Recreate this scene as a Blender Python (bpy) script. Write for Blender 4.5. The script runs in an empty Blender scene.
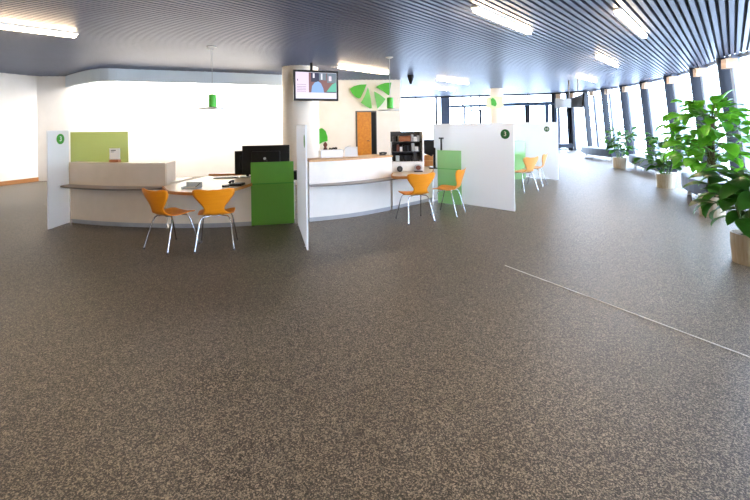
import bpy, bmesh, math, random
from mathutils import Vector, Matrix
random.seed(7)
PI = math.pi
# ---------------------------------------------------------------- camera, world, exposure
sc = bpy.context.scene
COL = sc.collection
EYE = 1.6; FPX = 400.0; HZ = 124.0; ROLL = math.radians(0.8)
RV = Vector((math.cos(ROLL), 0, -math.sin(ROLL)))
UV = Vector((math.sin(ROLL), 0, math.cos(ROLL)))
FV = Vector((0, 1, 0))
camd = bpy.data.cameras.new('camera'); cam = bpy.data.objects.new('camera', camd); COL.objects.link(cam)
camd.sensor_width = 36; camd.lens = 36 * FPX / 750; camd.shift_y = -(250 - HZ) / 750
camd.clip_end = 300; camd.clip_start = 0.05
m4 = Matrix((RV, UV, -FV)).transposed().to_4x4(); m4.translation = Vector((0, 0, EYE))
cam.matrix_world = m4
sc.camera = cam
world = bpy.data.worlds.new('daylight'); sc.world = world; world.use_nodes = True
bg = world.node_tree.nodes['Background']
bg.inputs[0].default_value = (0.60, 0.74, 1.0, 1); bg.inputs[1].default_value = 6.5
sc.view_settings.view_transform = 'Standard'; sc.view_settings.look = 'None'
sc.view_settings.gamma = 1; sc.view_settings.exposure = 1.9
LAMP_E = 24.0
def wall_fill(a, b, z, w, power, tilt, colour=(1.0, .93, .84)):
    """added linear fill light, hidden behind the bulkhead to brighten the wall"""
    a, b = Vector(a), Vector(b); d = (b - a)
    l = bpy.data.lights.new('wall_fill_light', 'AREA'); l.shape = 'RECTANGLE'; l.size = d.length; l.size_y = w; l.energy = power; l.color = colour
    o = bpy.data.objects.new('wall_fill_light', l); COL.objects.link(o)
    x = Vector((d.x, d.y, 0)).normalized(); out = Vector((-x.y, x.x, 0))          # toward the wall
    aim = (out * math.cos(tilt) + Vector((0, 0, -1)) * math.sin(tilt)).normalized()
    zz = -aim; yy = zz.cross(x)
    M_ = Matrix((x, yy, zz)).transposed().to_4x4(); M_.translation = ((a.x + b.x) / 2, (a.y + b.y) / 2, z); o.matrix_world = M_
    return o
wall_fill((-8.6, 11.9), (-3.4, 12.6), 3.0, 0.12, 125, math.radians(55))  # added unseen fill that brightens the white back wall


def ray(px, py):
    return FV + RV * ((px - 375) / FPX) + UV * ((HZ - py) / FPX)


def PZ(px, py, z=0.0):
    d = ray(px, py); t = (z - EYE) / d.z
    return Vector((d.x * t, d.y * t, z))


def PY(px, py, Y):
    d = ray(px, py); t = Y / d.y
    return Vector((d.x * t, Y, EYE + d.z * t))


# ---------------------------------------------------------------- materials
def lin(c):
    return tuple(((v / 255) / 12.92 if v / 255 <= .04045 else ((v / 255 + .055) / 1.055) ** 2.4) for v in c) + (1,)


def mat(name, rgb, rough=.5, metal=0.0, noise=None, bump=None, emit=None, spec=None):
    m = bpy.data.materials.new(name); m.use_nodes = True
    nt = m.node_tree; b = nt.nodes['Principled BSDF']
    b.inputs['Base Color'].default_value = lin(rgb)
    b.inputs['Roughness'].default_value = rough; b.inputs['Metallic'].default_value = metal
    if spec is not None: b.inputs['Specular IOR Level'].default_value = spec
    if emit:
        b.inputs['Emission Color'].default_value = lin(emit[0]); b.inputs['Emission Strength'].default_value = emit[1]
    tc = nt.nodes.new('ShaderNodeTexCoord')
    if noise:                                        # (scale, rgb2, amount, stretch)
        n = nt.nodes.new('ShaderNodeTexNoise'); n.inputs['Scale'].default_value = noise[0]; n.inputs['Detail'].default_value = 4
        mp = nt.nodes.new('ShaderNodeMapping'); mp.inputs['Scale'].default_value = noise[3] if len(noise) > 3 else (1, 1, 1)
        r = nt.nodes.new('ShaderNodeValToRGB')
        r.color_ramp.elements[0].position = .5 - noise[2] / 2; r.color_ramp.elements[1].position = .5 + noise[2] / 2
        r.color_ramp.elements[0].color = lin(rgb); r.color_ramp.elements[1].color = lin(noise[1])
        nt.links.new(tc.outputs['Object'], mp.inputs[0]); nt.links.new(mp.outputs[0], n.inputs['Vector'])
        nt.links.new(n.outputs['Fac'], r.inputs[0]); nt.links.new(r.outputs[0], b.inputs['Base Color'])
    if bump:
        n2 = nt.nodes.new('ShaderNodeTexNoise'); n2.inputs['Scale'].default_value = bump[0]
        bp = nt.nodes.new('ShaderNodeBump'); bp.inputs['Strength'].default_value = bump[1]; bp.inputs['Distance'].default_value = .01
        nt.links.new(tc.outputs['Object'], n2.inputs['Vector']); nt.links.new(n2.outputs['Fac'], bp.inputs['Height'])
        nt.links.new(bp.outputs[0], b.inputs['Normal'])
    return m


def glassy(name, tint, body, solid, translucent=.5, gloss=.06):
    """tinted pane: part clear, part milky body that scatters light both ways"""
    m = bpy.data.materials.new(name); m.use_nodes = True; nt = m.node_tree; N = nt.nodes; L = nt.links
    N.remove(N['Principled BSDF']); out = N['Material Output']
    tr = N.new('ShaderNodeBsdfTransparent'); tr.inputs[0].default_value = lin(tint)
    gl = N.new('ShaderNodeBsdfGlossy'); gl.inputs['Roughness'].default_value = .08; gl.inputs[0].default_value = (1, 1, 1, 1)
    m1 = N.new('ShaderNodeMixShader')
    if solid > 0:
        df = N.new('ShaderNodeBsdfDiffuse'); df.inputs[0].default_value = lin(body)
        tl = N.new('ShaderNodeBsdfTranslucent'); tl.inputs[0].default_value = lin(body)
        md = N.new('ShaderNodeMixShader'); md.inputs[0].default_value = translucent
        L.new(df.outputs[0], md.inputs[1]); L.new(tl.outputs[0], md.inputs[2])
        m1.inputs[0].default_value = solid; L.new(tr.outputs[0], m1.inputs[1]); L.new(md.outputs[0], m1.inputs[2])
    else:
        m1.inputs[0].default_value = 0; L.new(tr.outputs[0], m1.inputs[1])
    m2 = N.new('ShaderNodeMixShader'); m2.inputs[0].default_value = gloss
    L.new(m1.outputs[0], m2.inputs[1]); L.new(gl.outputs[0], m2.inputs[2]); L.new(m2.outputs[0], out.inputs[0])
    return m


def leafy(name, a, b_):
    m = mat(name, a, .38, noise=(5, b_, .5)); nt = m.node_tree; N = nt.nodes; L = nt.links
    p = N['Principled BSDF']; src = p.inputs['Base Color'].links[0].from_socket
    tl = N.new('ShaderNodeBsdfTranslucent'); mx = N.new('ShaderNodeMixShader'); mx.inputs[0].default_value = .42
    g = N.new('ShaderNodeHueSaturation'); g.inputs['Value'].default_value = 1.35; g.inputs['Hue'].default_value = .485
    L.new(src, g.inputs['Color']); L.new(g.outputs[0], tl.inputs[0])
    L.new(p.outputs[0], mx.inputs[1]); L.new(tl.outputs[0], mx.inputs[2]); L.new(mx.outputs[0], N['Material Output'].inputs[0])
    return m


def carpet():
    m = bpy.data.materials.new('carpet'); m.use_nodes = True; nt = m.node_tree; N = nt.nodes; L = nt.links
    b = N['Principled BSDF']; tc = N.new('ShaderNodeTexCoord')
    va = N.new('ShaderNodeTexVoronoi'); va.inputs['Scale'].default_value = 185; vb = N.new('ShaderNodeTexVoronoi'); vb.inputs['Scale'].default_value = 80
    n = N.new('ShaderNodeMix'); n.data_type = 'RGBA'; n.inputs[0].default_value = .2
    sa = N.new('ShaderNodeSeparateColor'); sb = N.new('ShaderNodeSeparateColor')
    r = N.new('ShaderNodeValToRGB'); e = r.color_ramp.elements
    e[0].position = .12; e[0].color = lin((22, 18, 13)); e[1].position = .92; e[1].color = lin((158, 145, 127))
    x = e.new(.5); x.color = lin((70, 63, 54))
    n2 = N.new('ShaderNodeTexNoise'); n2.inputs['Scale'].default_value = 1.3; n2.inputs['Detail'].default_value = 3
    r2 = N.new('ShaderNodeValToRGB'); r2.color_ramp.elements[0].color = (.86, .86, .86, 1); r2.color_ramp.elements[1].color = (1.06, 1.04, 1.02, 1)
    mx = N.new('ShaderNodeMix'); mx.data_type = 'RGBA'; mx.blend_type = 'MULTIPLY'; mx.inputs[0].default_value = 1
    for v_ in (va, vb): L.new(tc.outputs['Object'], v_.inputs['Vector'])
    L.new(va.outputs['Color'], sa.inputs[0]); L.new(vb.outputs['Color'], sb.inputs[0])
    L.new(sa.outputs[0], n.inputs[6]); L.new(sb.outputs[0], n.inputs[7]); L.new(tc.outputs['Object'], n2.inputs['Vector'])
    L.new(n.outputs[2], r.inputs[0]); L.new(n2.outputs['Fac'], r2.inputs[0])
    L.new(r.outputs[0], mx.inputs[6]); L.new(r2.outputs[0], mx.inputs[7]); L.new(mx.outputs[2], b.inputs['Base Color'])
    b.inputs['Roughness'].default_value = .42; b.inputs['Specular IOR Level'].default_value = .55
    bp = N.new('ShaderNodeBump'); bp.inputs['Strength'].default_value = .35; bp.inputs['Distance'].default_value = .004
    L.new(va.outputs['Distance'], bp.inputs['Height']); L.new(bp.outputs[0], b.inputs['Normal'])
    return m


M = dict(
    carpet=carpet(),
    wall=mat('wall_paint', (238, 234, 228), .8, noise=(3, (243, 239, 233), .4)),
    cream=mat('cream_paint', (240, 230, 214), .8, noise=(3, (244, 235, 221), .4)),
    soffit=mat('soffit_blue', (214, 226, 234), .7, noise=(2, (218, 230, 237), .4)),
    rib=mat('ceiling_metal', (74, 79, 98), .42, .3, noise=(1.2, (82, 87, 106), .5)),
    backing=mat('ceiling_backing', (40, 44, 56), .8, noise=(4, (44, 48, 60), .4)),
    lampbody=mat('lamp_white', (240, 238, 232), .5, noise=(5, (235, 233, 228), .4)),
    lamp=mat('lamp_glow', (255, 244, 225), .5, emit=((255, 226, 186), LAMP_E)),
    fin=mat('fin_slate', (24, 26, 32), .6, noise=(6, (28, 30, 37), .5), spec=.25),
    beam=mat('beam_blue', (52, 74, 100), .45, noise=(6, (62, 84, 110), .5)),
    post=mat('post_light', (128, 138, 158), .45, noise=(6, (138, 148, 166), .5)),
    bracket=mat('bracket_wood', (214, 182, 148), .6, noise=(9, (196, 160, 124), .5, (1, 1, 8))),
    pane=glassy('window_glass', (250, 253, 252), (255, 255, 255), 0, gloss=.05),
    board=mat('skirting_wood', (150, 98, 48), .5, noise=(6, (172, 118, 62), .5, (1, 1, 6))),
    shaded=mat('shaded_laminate', (206, 190, 170), .45, noise=(5, (212, 196, 177), .4)),  # counter laminate with the shade on the left counter put into its colour
    halfshaded=mat('half_shaded_laminate', (222, 211, 196), .45, noise=(5, (228, 217, 202), .4)),  # same laminate for the middle desk, weaker shade put into its colour
    counter=mat('counter_laminate', (224, 218, 210), .45, noise=(5, (230, 224, 216), .4)),
    plinth=mat('plinth_grey', (150, 152, 156), .4, noise=(6, (160, 162, 166), .4)),
    ledge=mat('ledge_grey', (112, 104, 98), .35, noise=(6, (126, 118, 110), .4)),
    wood=mat('light_wood', (214, 168, 112), .45, noise=(7, (196, 146, 92), .5, (1, 6, 1))),
    woodedge=mat('edge_wood', (190, 128, 66), .45, noise=(7, (172, 112, 54), .5, (6, 1, 1))),
    desktop=mat('desk_top', (216, 202, 184), .4, noise=(3, (218, 206, 190), .5)),
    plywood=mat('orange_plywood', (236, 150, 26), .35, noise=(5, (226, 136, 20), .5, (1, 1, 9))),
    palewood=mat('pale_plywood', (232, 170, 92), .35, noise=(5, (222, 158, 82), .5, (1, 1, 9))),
    chrome=mat('chrome', (200, 202, 206), .18, 1, noise=(8, (190, 192, 198), .4)),
    black=mat('black_plastic', (6, 6, 8), .45, noise=(20, (10, 10, 12), .4), spec=.25),
    dark=mat('dark_grey', (48, 50, 54), .45, noise=(12, (60, 62, 66), .4)),
    white=mat('white_plastic', (238, 238, 236), .35, noise=(12, (232, 232, 230), .4)),
    silver=mat('silver_plastic', (176, 182, 186), .35, noise=(12, (186, 192, 196), .4)),
    frosted=glassy('frosted_panel', (255, 255, 255), (246, 247, 247), .9, .35, .04),
    green=glassy('green_glass', (150, 215, 110), (140, 214, 96), .6, .4, .05),
    greenlight=glassy('light_green_glass', (206, 240, 196), (186, 232, 168), .55, .5, .05),
    lime=glassy('lime_glass', (226, 232, 176), (194, 208, 138), .62, .45, .05),
    signgreen=mat('sign_green', (66, 178, 44), .5, noise=(10, (72, 184, 50), .4)),
    signpale=mat('sign_pale_green', (104, 190, 92), .5, noise=(10, (110, 196, 98), .4)),
    signcard=mat('sign_card', (228, 232, 176), .6, noise=(10, (234, 236, 190), .4)),
    badge=mat('badge_green', (46, 140, 30), .5, noise=(10, (52, 146, 36), .4)),
    badgedark=mat('badge_dark_green', (22, 96, 46), .5, noise=(10, (28, 102, 52), .4)),
    doorwood=mat('door_wood', (216, 142, 36), .45, noise=(14, (186, 110, 24), .6)),
    doorframe=mat('door_frame', (104, 100, 94), .5, noise=(8, (92, 88, 82), .4)),
    navy=mat('bench_leather', (10, 22, 38), .4, noise=(6, (14, 26, 44), .4), spec=.35),
    benchmetal=mat('bench_metal', (176, 170, 160), .35, .8, noise=(6, (186, 180, 170), .4)),
    pot=mat('planter_cover', (196, 186, 166), .35, .25, noise=(7, (160, 142, 112), .7, (7, 7, .6))),
    soil=mat('soil', (46, 34, 24), .9, noise=(40, (64, 48, 34), .6)),
    leaf=leafy('leaf', (42, 108, 24), (96, 176, 40)),
    leafdark=leafy('leaf_dark', (24, 66, 20), (56, 118, 34)),
    stem=mat('stem', (96, 122, 52), .5, noise=(9, (80, 104, 44), .5)),
    moss=mat('moss_pole', (92, 70, 44), .95, noise=(30, (60, 66, 34), .6), bump=(60, .8)),
    strip=mat('metal_strip', (236, 234, 228), .4, .0, noise=(9, (204, 202, 196), .4)),
    screenback=mat('screen_back_grey', (104, 110, 116), .6, noise=(9, (112, 118, 124), .4), spec=.2),
    paper=mat('paper', (244, 242, 236), .7, noise=(9, (240, 238, 232), .4)),
    ink=mat('ink', (70, 66, 80), .7, noise=(9, (80, 76, 88), .4)),
    brown=mat('brown_box', (150, 92, 50), .6, noise=(9, (136, 80, 42), .4)),
    red=mat('red_brown', (120, 62, 44), .6, noise=(9, (100, 52, 38), .4)),
    ground=mat('outside_paving', (206, 208, 206), .9, noise=(.8, (214, 216, 214), .4)),
)


# ---------------------------------------------------------------- helpers
class MB:
    def __init__(s): s.v = []; s.f = []; s.m = []; s.k = 0
    def add(s, vs, fs):
        o = len(s.v); s.v += [Vector(p) for p in vs]
        for f in fs: s.f.append([o + i for i in f]); s.m.append(s.k)
        return s
    def box(s, a, b, rz=0.0, c=None):
        vs = [Vector((x, y, z)) for x in (a[0], b[0]) for y in (a[1], b[1]) for z in (a[2], b[2])]
        if rz:
            c = Vector(c) if c is not None else (Vector(a) + Vector(b)) / 2
            R = Matrix.Rotation(rz, 3, 'Z'); vs = [R @ (v - c) + c for v in vs]
        return s.add(vs, [(0, 1, 3, 2), (4, 6, 7, 5), (0, 4, 5, 1), (2, 3, 7, 6), (0, 2, 6, 4), (1, 5, 7, 3)])
    def prism(s, poly, z0, z1, top=None):
        top = top or poly; n = len(poly)
        vs = [(p[0], p[1], z0) for p in poly] + [(p[0], p[1], z1) for p in top]
        return s.add(vs, [tuple(range(n))[::-1], tuple(range(n, 2 * n))] + [(i, (i + 1) % n, n + (i + 1) % n, n + i) for i in range(n)])
    def slab(s, pts, n, t):
        """planar outline given as 3-D points, extruded by t along n"""
        n = Vector(n) * t; k = len(pts); vs = [Vector(p) for p in pts] + [Vector(p) + n for p in pts]
        return s.add(vs, [tuple(range(k))[::-1], tuple(range(k, 2 * k))] + [(i, (i + 1) % k, k + (i + 1) % k, k + i) for i in range(k)])
    def strip(s, A, B, z0, z1):
        """wall between two matching plan lines A and B"""
        n = len(A)
        vs = [(p[0], p[1], z0) for p in A] + [(p[0], p[1], z1) for p in A] + [(p[0], p[1], z0) for p in B] + [(p[0], p[1], z1) for p in B]
        fs = []
        for i in range(n - 1):
            fs += [(i, i + 1, n + i + 1, n + i), (2 * n + i, 3 * n + i, 3 * n + i + 1, 2 * n + i + 1),
                   (n + i, n + i + 1, 3 * n + i + 1, 3 * n + i), (i, 2 * n + i, 2 * n + i + 1, i + 1)]
        fs += [(0, n, 3 * n, 2 * n), (n - 1, 3 * n - 1, 4 * n - 1, 2 * n - 1)]
        return s.add(vs, fs)
    def tube(s, pts, r, n=10):
        pts = [Vector(p) for p in pts]; rs = r if isinstance(r, (list, tuple)) else [r] * len(pts)
        vs = []; up0 = None
        for i, p in enumerate(pts):
            d = (pts[min(i + 1, len(pts) - 1)] - pts[max(i - 1, 0)]).normalized()
            a = up0 if up0 is not None else (Vector((1, 0, 0)) if abs(d.x) < .8 else Vector((0, 1, 0)))
            u = (a - d * a.dot(d)).normalized(); w = d.cross(u); up0 = u
            for k in range(n):
                t = 2 * PI * k / n; vs.append(p + (u * math.cos(t) + w * math.sin(t)) * rs[i])
        fs = [(i * n + k, i * n + (k + 1) % n, (i + 1) * n + (k + 1) % n, (i + 1) * n + k) for i in range(len(pts) - 1) for k in range(n)]
        fs += [tuple(range(n))[::-1], tuple(range((len(pts) - 1) * n, len(pts) * n))]
        return s.add(vs, fs)
    def lathe(s, prof, c=(0, 0, 0), n=32):
        vs = [(c[0] + r * math.cos(2 * PI * k / n), c[1] + r * math.sin(2 * PI * k / n), c[2] + z) for r, z in prof for k in range(n)]
        fs = [(i * n + k, i * n + (k + 1) % n, (i + 1) * n + (k + 1) % n, (i + 1) * n + k) for i in range(len(prof) - 1) for k in range(n)]
        fs += [tuple(range(n))[::-1], tuple(range((len(prof) - 1) * n, len(prof) * n))]
        return s.add(vs, fs)
    def build(s, name, m, parent=None, smooth=False, bevel=0, fix=True):
        me = bpy.data.meshes.new(name); off = parent.location if parent else Vector((0, 0, 0))
        p = parent
        while p is not None and p.parent: p = p.parent; off = off + p.location
        me.from_pydata([tuple(v - off) for v in s.v], [], s.f)
        for mm in (m if isinstance(m, (list, tuple)) else [m]): me.materials.append(mm)
        for i, p_ in enumerate(me.polygons): p_.material_index = s.m[i]; p_.use_smooth = bool(smooth)
        if fix:
            bm = bmesh.new(); bm.from_mesh(me); bmesh.ops.recalc_face_normals(bm, faces=bm.faces); bm.to_mesh(me); bm.free()
        o = bpy.data.objects.new(name, me); COL.objects.link(o)
        if parent: o.parent = parent
        if smooth == 'auto' or bevel:
            if bevel:
                b = o.modifiers.new('bevel', 'BEVEL'); b.width = bevel; b.segments = 2; b.limit_method = 'ANGLE'
        if smooth: me.shade_smooth(); me.set_sharp_from_angle(angle=math.radians(38))
        return o


def tag(o, label, cat, group=None, kind=None):
    if label: o['label'] = label
    if cat: o['category'] = cat
    if group: o['group'] = group
    if kind: o['kind'] = kind
    return o


def thing(name, label, cat, loc=(0, 0, 0), group=None):
    o = bpy.data.objects.new(name, None); o.empty_display_size = .1; COL.objects.link(o); o.location = loc
    return tag(o, label, cat, group)


def struct(o, label=None):
    o['kind'] = 'structure'
    if label: o['label'] = label
    return o


def dup(root, loc, rz, label, group=None):
    def cp(o, par):
        c = o.copy(); COL.objects.link(c); c.parent = par
        for ch in list(o.children): cp(ch, c)
        return c
    r = root.copy(); COL.objects.link(r)
    for ch in list(root.children): cp(ch, r)
    r.location = loc; r.rotation_euler = (0, 0, rz); r['label'] = label
    if group: r['group'] = group
    return r


def spline(P, n=8):
    P = [Vector((p[0], p[1])) for p in P]; Q = [2 * P[0] - P[1]] + P + [2 * P[-1] - P[-2]]; out = []
    for i in range(1, len(Q) - 2):
        a, b, c, d = Q[i - 1:i + 3]
        for k in range(n):
            t = k / n
            out.append(.5 * ((2 * b) + (c - a) * t + (2 * a - 5 * b + 4 * c - d) * t * t + (3 * b - a - 3 * c + d) * t ** 3))
    out.append(P[-1]); return out


def offset(L, d):
    """shift a plan line by d to its right-hand side"""
    out = []
    for i, p in enumerate(L):
        t = (L[min(i + 1, len(L) - 1)] - L[max(i - 1, 0)]).normalized()
        out.append(p + Vector((t.y, -t.x)) * d)
    return out


def clipx(L, x0, x1):
    """part of a left-to-right plan line between x0 and x1"""
    def at(x):
        for a, b in zip(L, L[1:]):
            if a.x <= x <= b.x: return a.lerp(b, (x - a.x) / max(1e-9, b.x - a.x))
        return L[0].copy() if x < L[0].x else L[-1].copy()
    return [at(x0)] + [p for p in L if x0 + .01 < p.x < x1 - .01] + [at(x1)]


# ---------------------------------------------------------------- room plan
CEIL = 3.2
FAC = spline([(7.4, -6), (8.05, 0), (8.6, 5), (9.1, 9.74), (10.1, 12.45), (11.0, 15.2), (11.4, 17.5), (11.45, 19.5), (11.1, 21.3), (10.1, 22.5), (7.4, 23.5), (3.4, 24.3), (.95, 24.5)], 6)
LEFT = [Vector(p) for p in ((.95, 14.6), (-2.6, 14.2), (-3.0, 13.15), (-10.3, 12.2), (-10.6, 11.3), (-12.2, -6))]
ROOM = FAC + LEFT
LEAN = .30                                              # foot of the facade stands further out than its head


def fac_at(px):
    """head of the facade at the ceiling seen in pixel column px: point, direction back along it, outward normal"""
    k = (px - 375) / FPX; best = None
    for a, b in zip(FAC, FAC[1:]):
        fa = a.x - k * a.y; fb = b.x - k * b.y
        if fa * fb <= 0 and a.y > 5:
            t = fa / (fa - fb); p = a.lerp(b, t); d = (b - a).normalized()
            best = (p, d, Vector((d.y, -d.x)))
            break
    return best


# floor
fl = MB().prism([offset(FAC, LEAN + .1)[i] for i in range(len(FAC))] + LEFT, -.2, 0).build('floor', M['carpet'])
struct(fl, 'speckled grey brown carpet floor')
gr = MB().box((-60, -60, -.5), (80, 90, -.25)).build('ground', M['ground']); struct(gr, 'pale paving outside the windows')

# ceiling: backing + real ribs
cb = MB().prism(ROOM, CEIL + .07, CEIL + .3).build('ceiling', M['backing']); struct(cb, 'ribbed grey metal ceiling')
D = Vector((358, 400)).normalized(); NR = Vector((D.y, -D.x))
ribs = MB(); pitch = .102
poly = ROOM; n = len(poly)
k0 = int(min(p.dot(NR) for p in poly) / pitch); k1 = int(max(p.dot(NR) for p in poly) / pitch) + 1
for k in range(k0, k1):
    c = k * pitch + .003; hits = []
    for i in range(n):
        a, b = poly[i], poly[(i + 1) % n]; fa = a.dot(NR) - c; fb = b.dot(NR) - c
        if fa * fb < 0: hits.append(a.lerp(b, fa / (fa - fb)).dot(D))
    hits.sort()
    for j in range(0, len(hits) - 1, 2):
        if hits[j + 1] - hits[j] < .1: continue
        e = [D * hits[j] + NR * c, D * hits[j + 1] + NR * c]; vs = []
        for q in e:
            for (u, z) in ((-.036, CEIL + .07), (-.030, CEIL), (.030, CEIL), (.036, CEIL + .07)):
                w = q + NR * u; vs.append((w.x, w.y, z))
        ribs.add(vs, [(0, 4, 5, 1), (1, 5, 6, 2), (2, 6, 7, 3), (0, 1, 2, 3), (4, 7, 6, 5)])
ribs.build('ceiling_ribs', M['rib'], cb, fix=True)

# walls
def wall(name, a, b, z0, z1, m, label, t=.15):
    a, b = Vector(a), Vector(b); d = (b - a).normalized(); nn = Vector((d.y, -d.x)) * t
    return struct(MB().prism([a, b, b + nn, a + nn], z0, z1).build(name, m), label)
wall('wall_left', LEFT[5], LEFT[4], 0, CEIL + .08, M['wall'], 'off-white left wall', -.15)
wall('wall_left_corner', LEFT[4], LEFT[3], 0, CEIL + .08, M['wall'], 'short off-white wall beside the far corner', -.15)
wall('wall_back', LEFT[3], LEFT[2], 0, CEIL + .08, M['wall'], 'bright white wall behind the counter', -.15)
wall('wall_back_return', LEFT[2], LEFT[1], 0, CEIL + .08, M['cream'], 'short wall behind the round column', -.15)
wall('wall_back_cream', LEFT[1], LEFT[0], 0, CEIL + .08, M['cream'], 'cream wall carrying the green emblem and the door', -.15)
wall('wall_side', LEFT[0], FAC[-1], 0, CEIL + .08, M['cream'], 'side wall running back to the far windows', -.15)
bb = MB()
for a, b in ((LEFT[5], LEFT[4]), (LEFT[4], LEFT[3])):
    d = (b - a).normalized(); nn = Vector((d.y, -d.x))
    bb.prism([a, b, b + nn * .03, a + nn * .03], 0, .12)
struct(bb.build('baseboard_left', M['board']), 'brown wooden skirting along the left wall')
sf = MB()
A = [PZ(58, 79.5, CEIL), PZ(72, 74, CEIL), PZ(100, 68.5, CEIL), PZ(140, 69.5, CEIL), PZ(215, 72, CEIL), PZ(285, 75, CEIL)]
A = [Vector((p.x, p.y)) for p in A]; A = spline(A, 4)
sf.strip(A, [Vector((p.x + .03, p.y + .12)) for p in A], 2.86, CEIL + .04)
struct(sf.build('trim_1', M['soffit']), 'smooth pale blue bulkhead under the ceiling')

# facade: stations of dark fin + light post with a wooden bracket, glass between
px_st = [(588, 596), (607, 612.5), (627, 631.5), (648, 652), (674, 679), (702, 708), (732, 741)]
stations = []
def mulls(p, d, nn, parent, w_off):
    q = p + d * 0
    def lean_box(c, hd, hn, m, name, z1=CEIL):
        cb_ = c + nn * LEAN
        base = [cb_ + d * sx * hd + nn * sy * hn for sx, sy in ((-1, -1), (1, -1), (1, 1), (-1, 1))]
        top = [c + d * sx * hd + nn * sy * hn for sx, sy in ((-1, -1), (1, -1), (1, 1), (-1, 1))]
        return MB().prism(base, 0, z1, top).build(name, m, parent)
    lean_box(p - nn * .16, .035, .15, M['fin'], 'mullion_fin')
    if w_off:
        c = p - d * w_off
        lean_box(c - nn * .10, .07, .09, M['post'], 'mullion_post')
        b_ = c - nn * .20
        MB().prism([b_ + d * sx * .12 + nn * sy * .12 for sx, sy in ((-1, -1), (1, -1), (1, 1), (-1, 1))], 2.88, 3.12).build('bracket', M['bracket'], parent)
allst = []
for f, q in px_st:
    p, d, nn = fac_at(f); p2 = fac_at(q)[0]; allst.append((p, d, nn, (p - p2).length))
# right-hand part outside the frame, same rhythm, toward and behind the camera
y = 8.0
while y > -6:
    for a, b in zip(FAC, FAC[1:]):
        if a.y <= y <= b.y and a.x < 9.5:
            t = (y - a.y) / (b.y - a.y); p = a.lerp(b, t); d = (b - a).normalized()
            allst.append((p, d, Vector((d.y, -d.x)), .42)); break
    y -= 1.75
# far side
for f in (569, 554):
    p, d, nn = fac_at(f); allst.append((p, d, nn, .25))
for f in (528, 480, 463, 437, 416):
    p, d, nn = fac_at(f); allst.append((p, d, nn, 0))
def along(p):
    s = 0
    for a, b in zip(FAC, FAC[1:]):
        L = (b - a).length; t = (p - a).dot((b - a) / L)
        if -.02 <= t <= L + .02 and (a + (b - a) / L * t - p).length < .05: return s + t
        s += L
    return s
def fac_s(s):
    for a, b in zip(FAC, FAC[1:]):
        L = (b - a).length
        if s <= L + 1e-6: return a.lerp(b, s / L), (b - a).normalized()
        s -= L
    return FAC[-1], (FAC[-1] - FAC[-2]).normalized()
TOT = sum((b - a).length for a, b in zip(FAC, FAC[1:]))
allst.sort(key=lambda t: along(t[0]))
ss = [0] + [along(t[0]) for t in allst] + [TOT]
for i in range(len(ss) - 1):
    s0, s1 = ss[i], ss[i + 1]; k = max(1, int((s1 - s0) / .5) + 1)
    L = [fac_s(s0 + (s1 - s0) * j / k) for j in range(k + 1)]
    heads = [a for a, _ in L]; nrm = [Vector((d.y, -d.x)) for _, d in L]
    feet = [h + q * LEAN for h, q in zip(heads, nrm)]
    fr = MB()
    fr.strip([h - q * .05 for h, q in zip(heads, nrm)], [h + q * .05 for h, q in zip(heads, nrm)], CEIL - .07, CEIL + .05)
    fr.strip([h - q * .05 for h, q in zip(feet, nrm)], [h + q * .05 for h, q in zip(feet, nrm)], 0, .06)
    w = struct(fr.build('window_%d' % (i + 1), M['post']), None)
    g = MB(); kk = len(heads); z1 = CEIL - .07
    vs = [(h.x, h.y, .06) for h in feet] + [(h.x, h.y, z1) for h in heads]
    g.add(vs, [(j, j + 1, kk + j + 1, kk + j) for j in range(kk - 1)])
    g.build('glass_pane', M['pane'], w, fix=False)
    if i > 0:
        p, d, nn, wo = allst[i - 1]; mulls(p, d, nn, w, wo)
# wall behind the camera
struct(MB().box((-12.4, -6.2, 0), (7.6, -6.02, CEIL + .08)).build('wall_front', M['wall']), 'off-white wall behind the camera')

# far transom beam, pillars and the small frames on the far glazing
def far_strip(px0, px1, z0, z1, m, name, label, dep=.12, n_=10):
    pts = []
    for i in range(n_ + 1):
        p, d, nn = fac_at(px0 + (px1 - px0) * i / n_); pts.append((p, nn))
    A_ = [p + nn * (LEAN * (1 - z0 / CEIL)) - nn * .2 for p, nn in pts]; B_ = [a - nn * dep for a, (p, nn) in zip(A_, pts)]
    return struct(MB().strip(A_, B_, z0, z1).build(name, m), label)
far_strip(450, 487, 2.52, 2.66, M['beam'], 'trim_2', 'slate blue transom on the far glazing')
far_strip(503, 560, 2.52, 2.72, M['beam'], 'trim_3', 'slate blue transom right of the far column')
far_strip(441, 450, 0, CEIL, M['beam'], 'trim_4', 'broad slate blue pillar in the far glazing', n_=2)
far_strip(435.5, 437.5, 0, CEIL, M['fin'], 'trim_5', 'dark upright beside the far pillar', n_=1)
far_strip(551.5, 557, 0, CEIL, M['beam'], 'trim_6', 'dark blue upright left of the hanging screens', .2, n_=1)
far_strip(525, 530, 0, 2.55, M['fin'], 'trim_7', 'dark upright under the far transom', n_=1)
far_strip(545, 549, 0, 2.55, M['beam'], 'trim_8', 'second dark upright under the far transom', n_=1)
far_strip(464, 466, 0, 2.6, M['fin'], 'trim_9', 'thin upright under the far transom', .06, n_=1)
far_strip(470.5, 472, 0, CEIL, M['fin'], 'trim_10', 'thin full height upright', .06, n_=1)
far_strip(471, 482, 2.28, 2.36, M['beam'], 'trim_11', 'head of the small far frame', .06, n_=2)
far_strip(480.5, 482, 0, 2.36, M['beam'], 'trim_12', 'side of the small far frame', .06, n_=1)
far_strip(568, 572, 0, CEIL, M['fin'], 'trim_13', 'slate upright behind the hanging screens', .1, n_=1)
far_strip(400, 585, CEIL - .08, CEIL + .02, M['fin'], 'trim_14', 'dark head rail of the far glazing', .05, n_=14)

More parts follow.
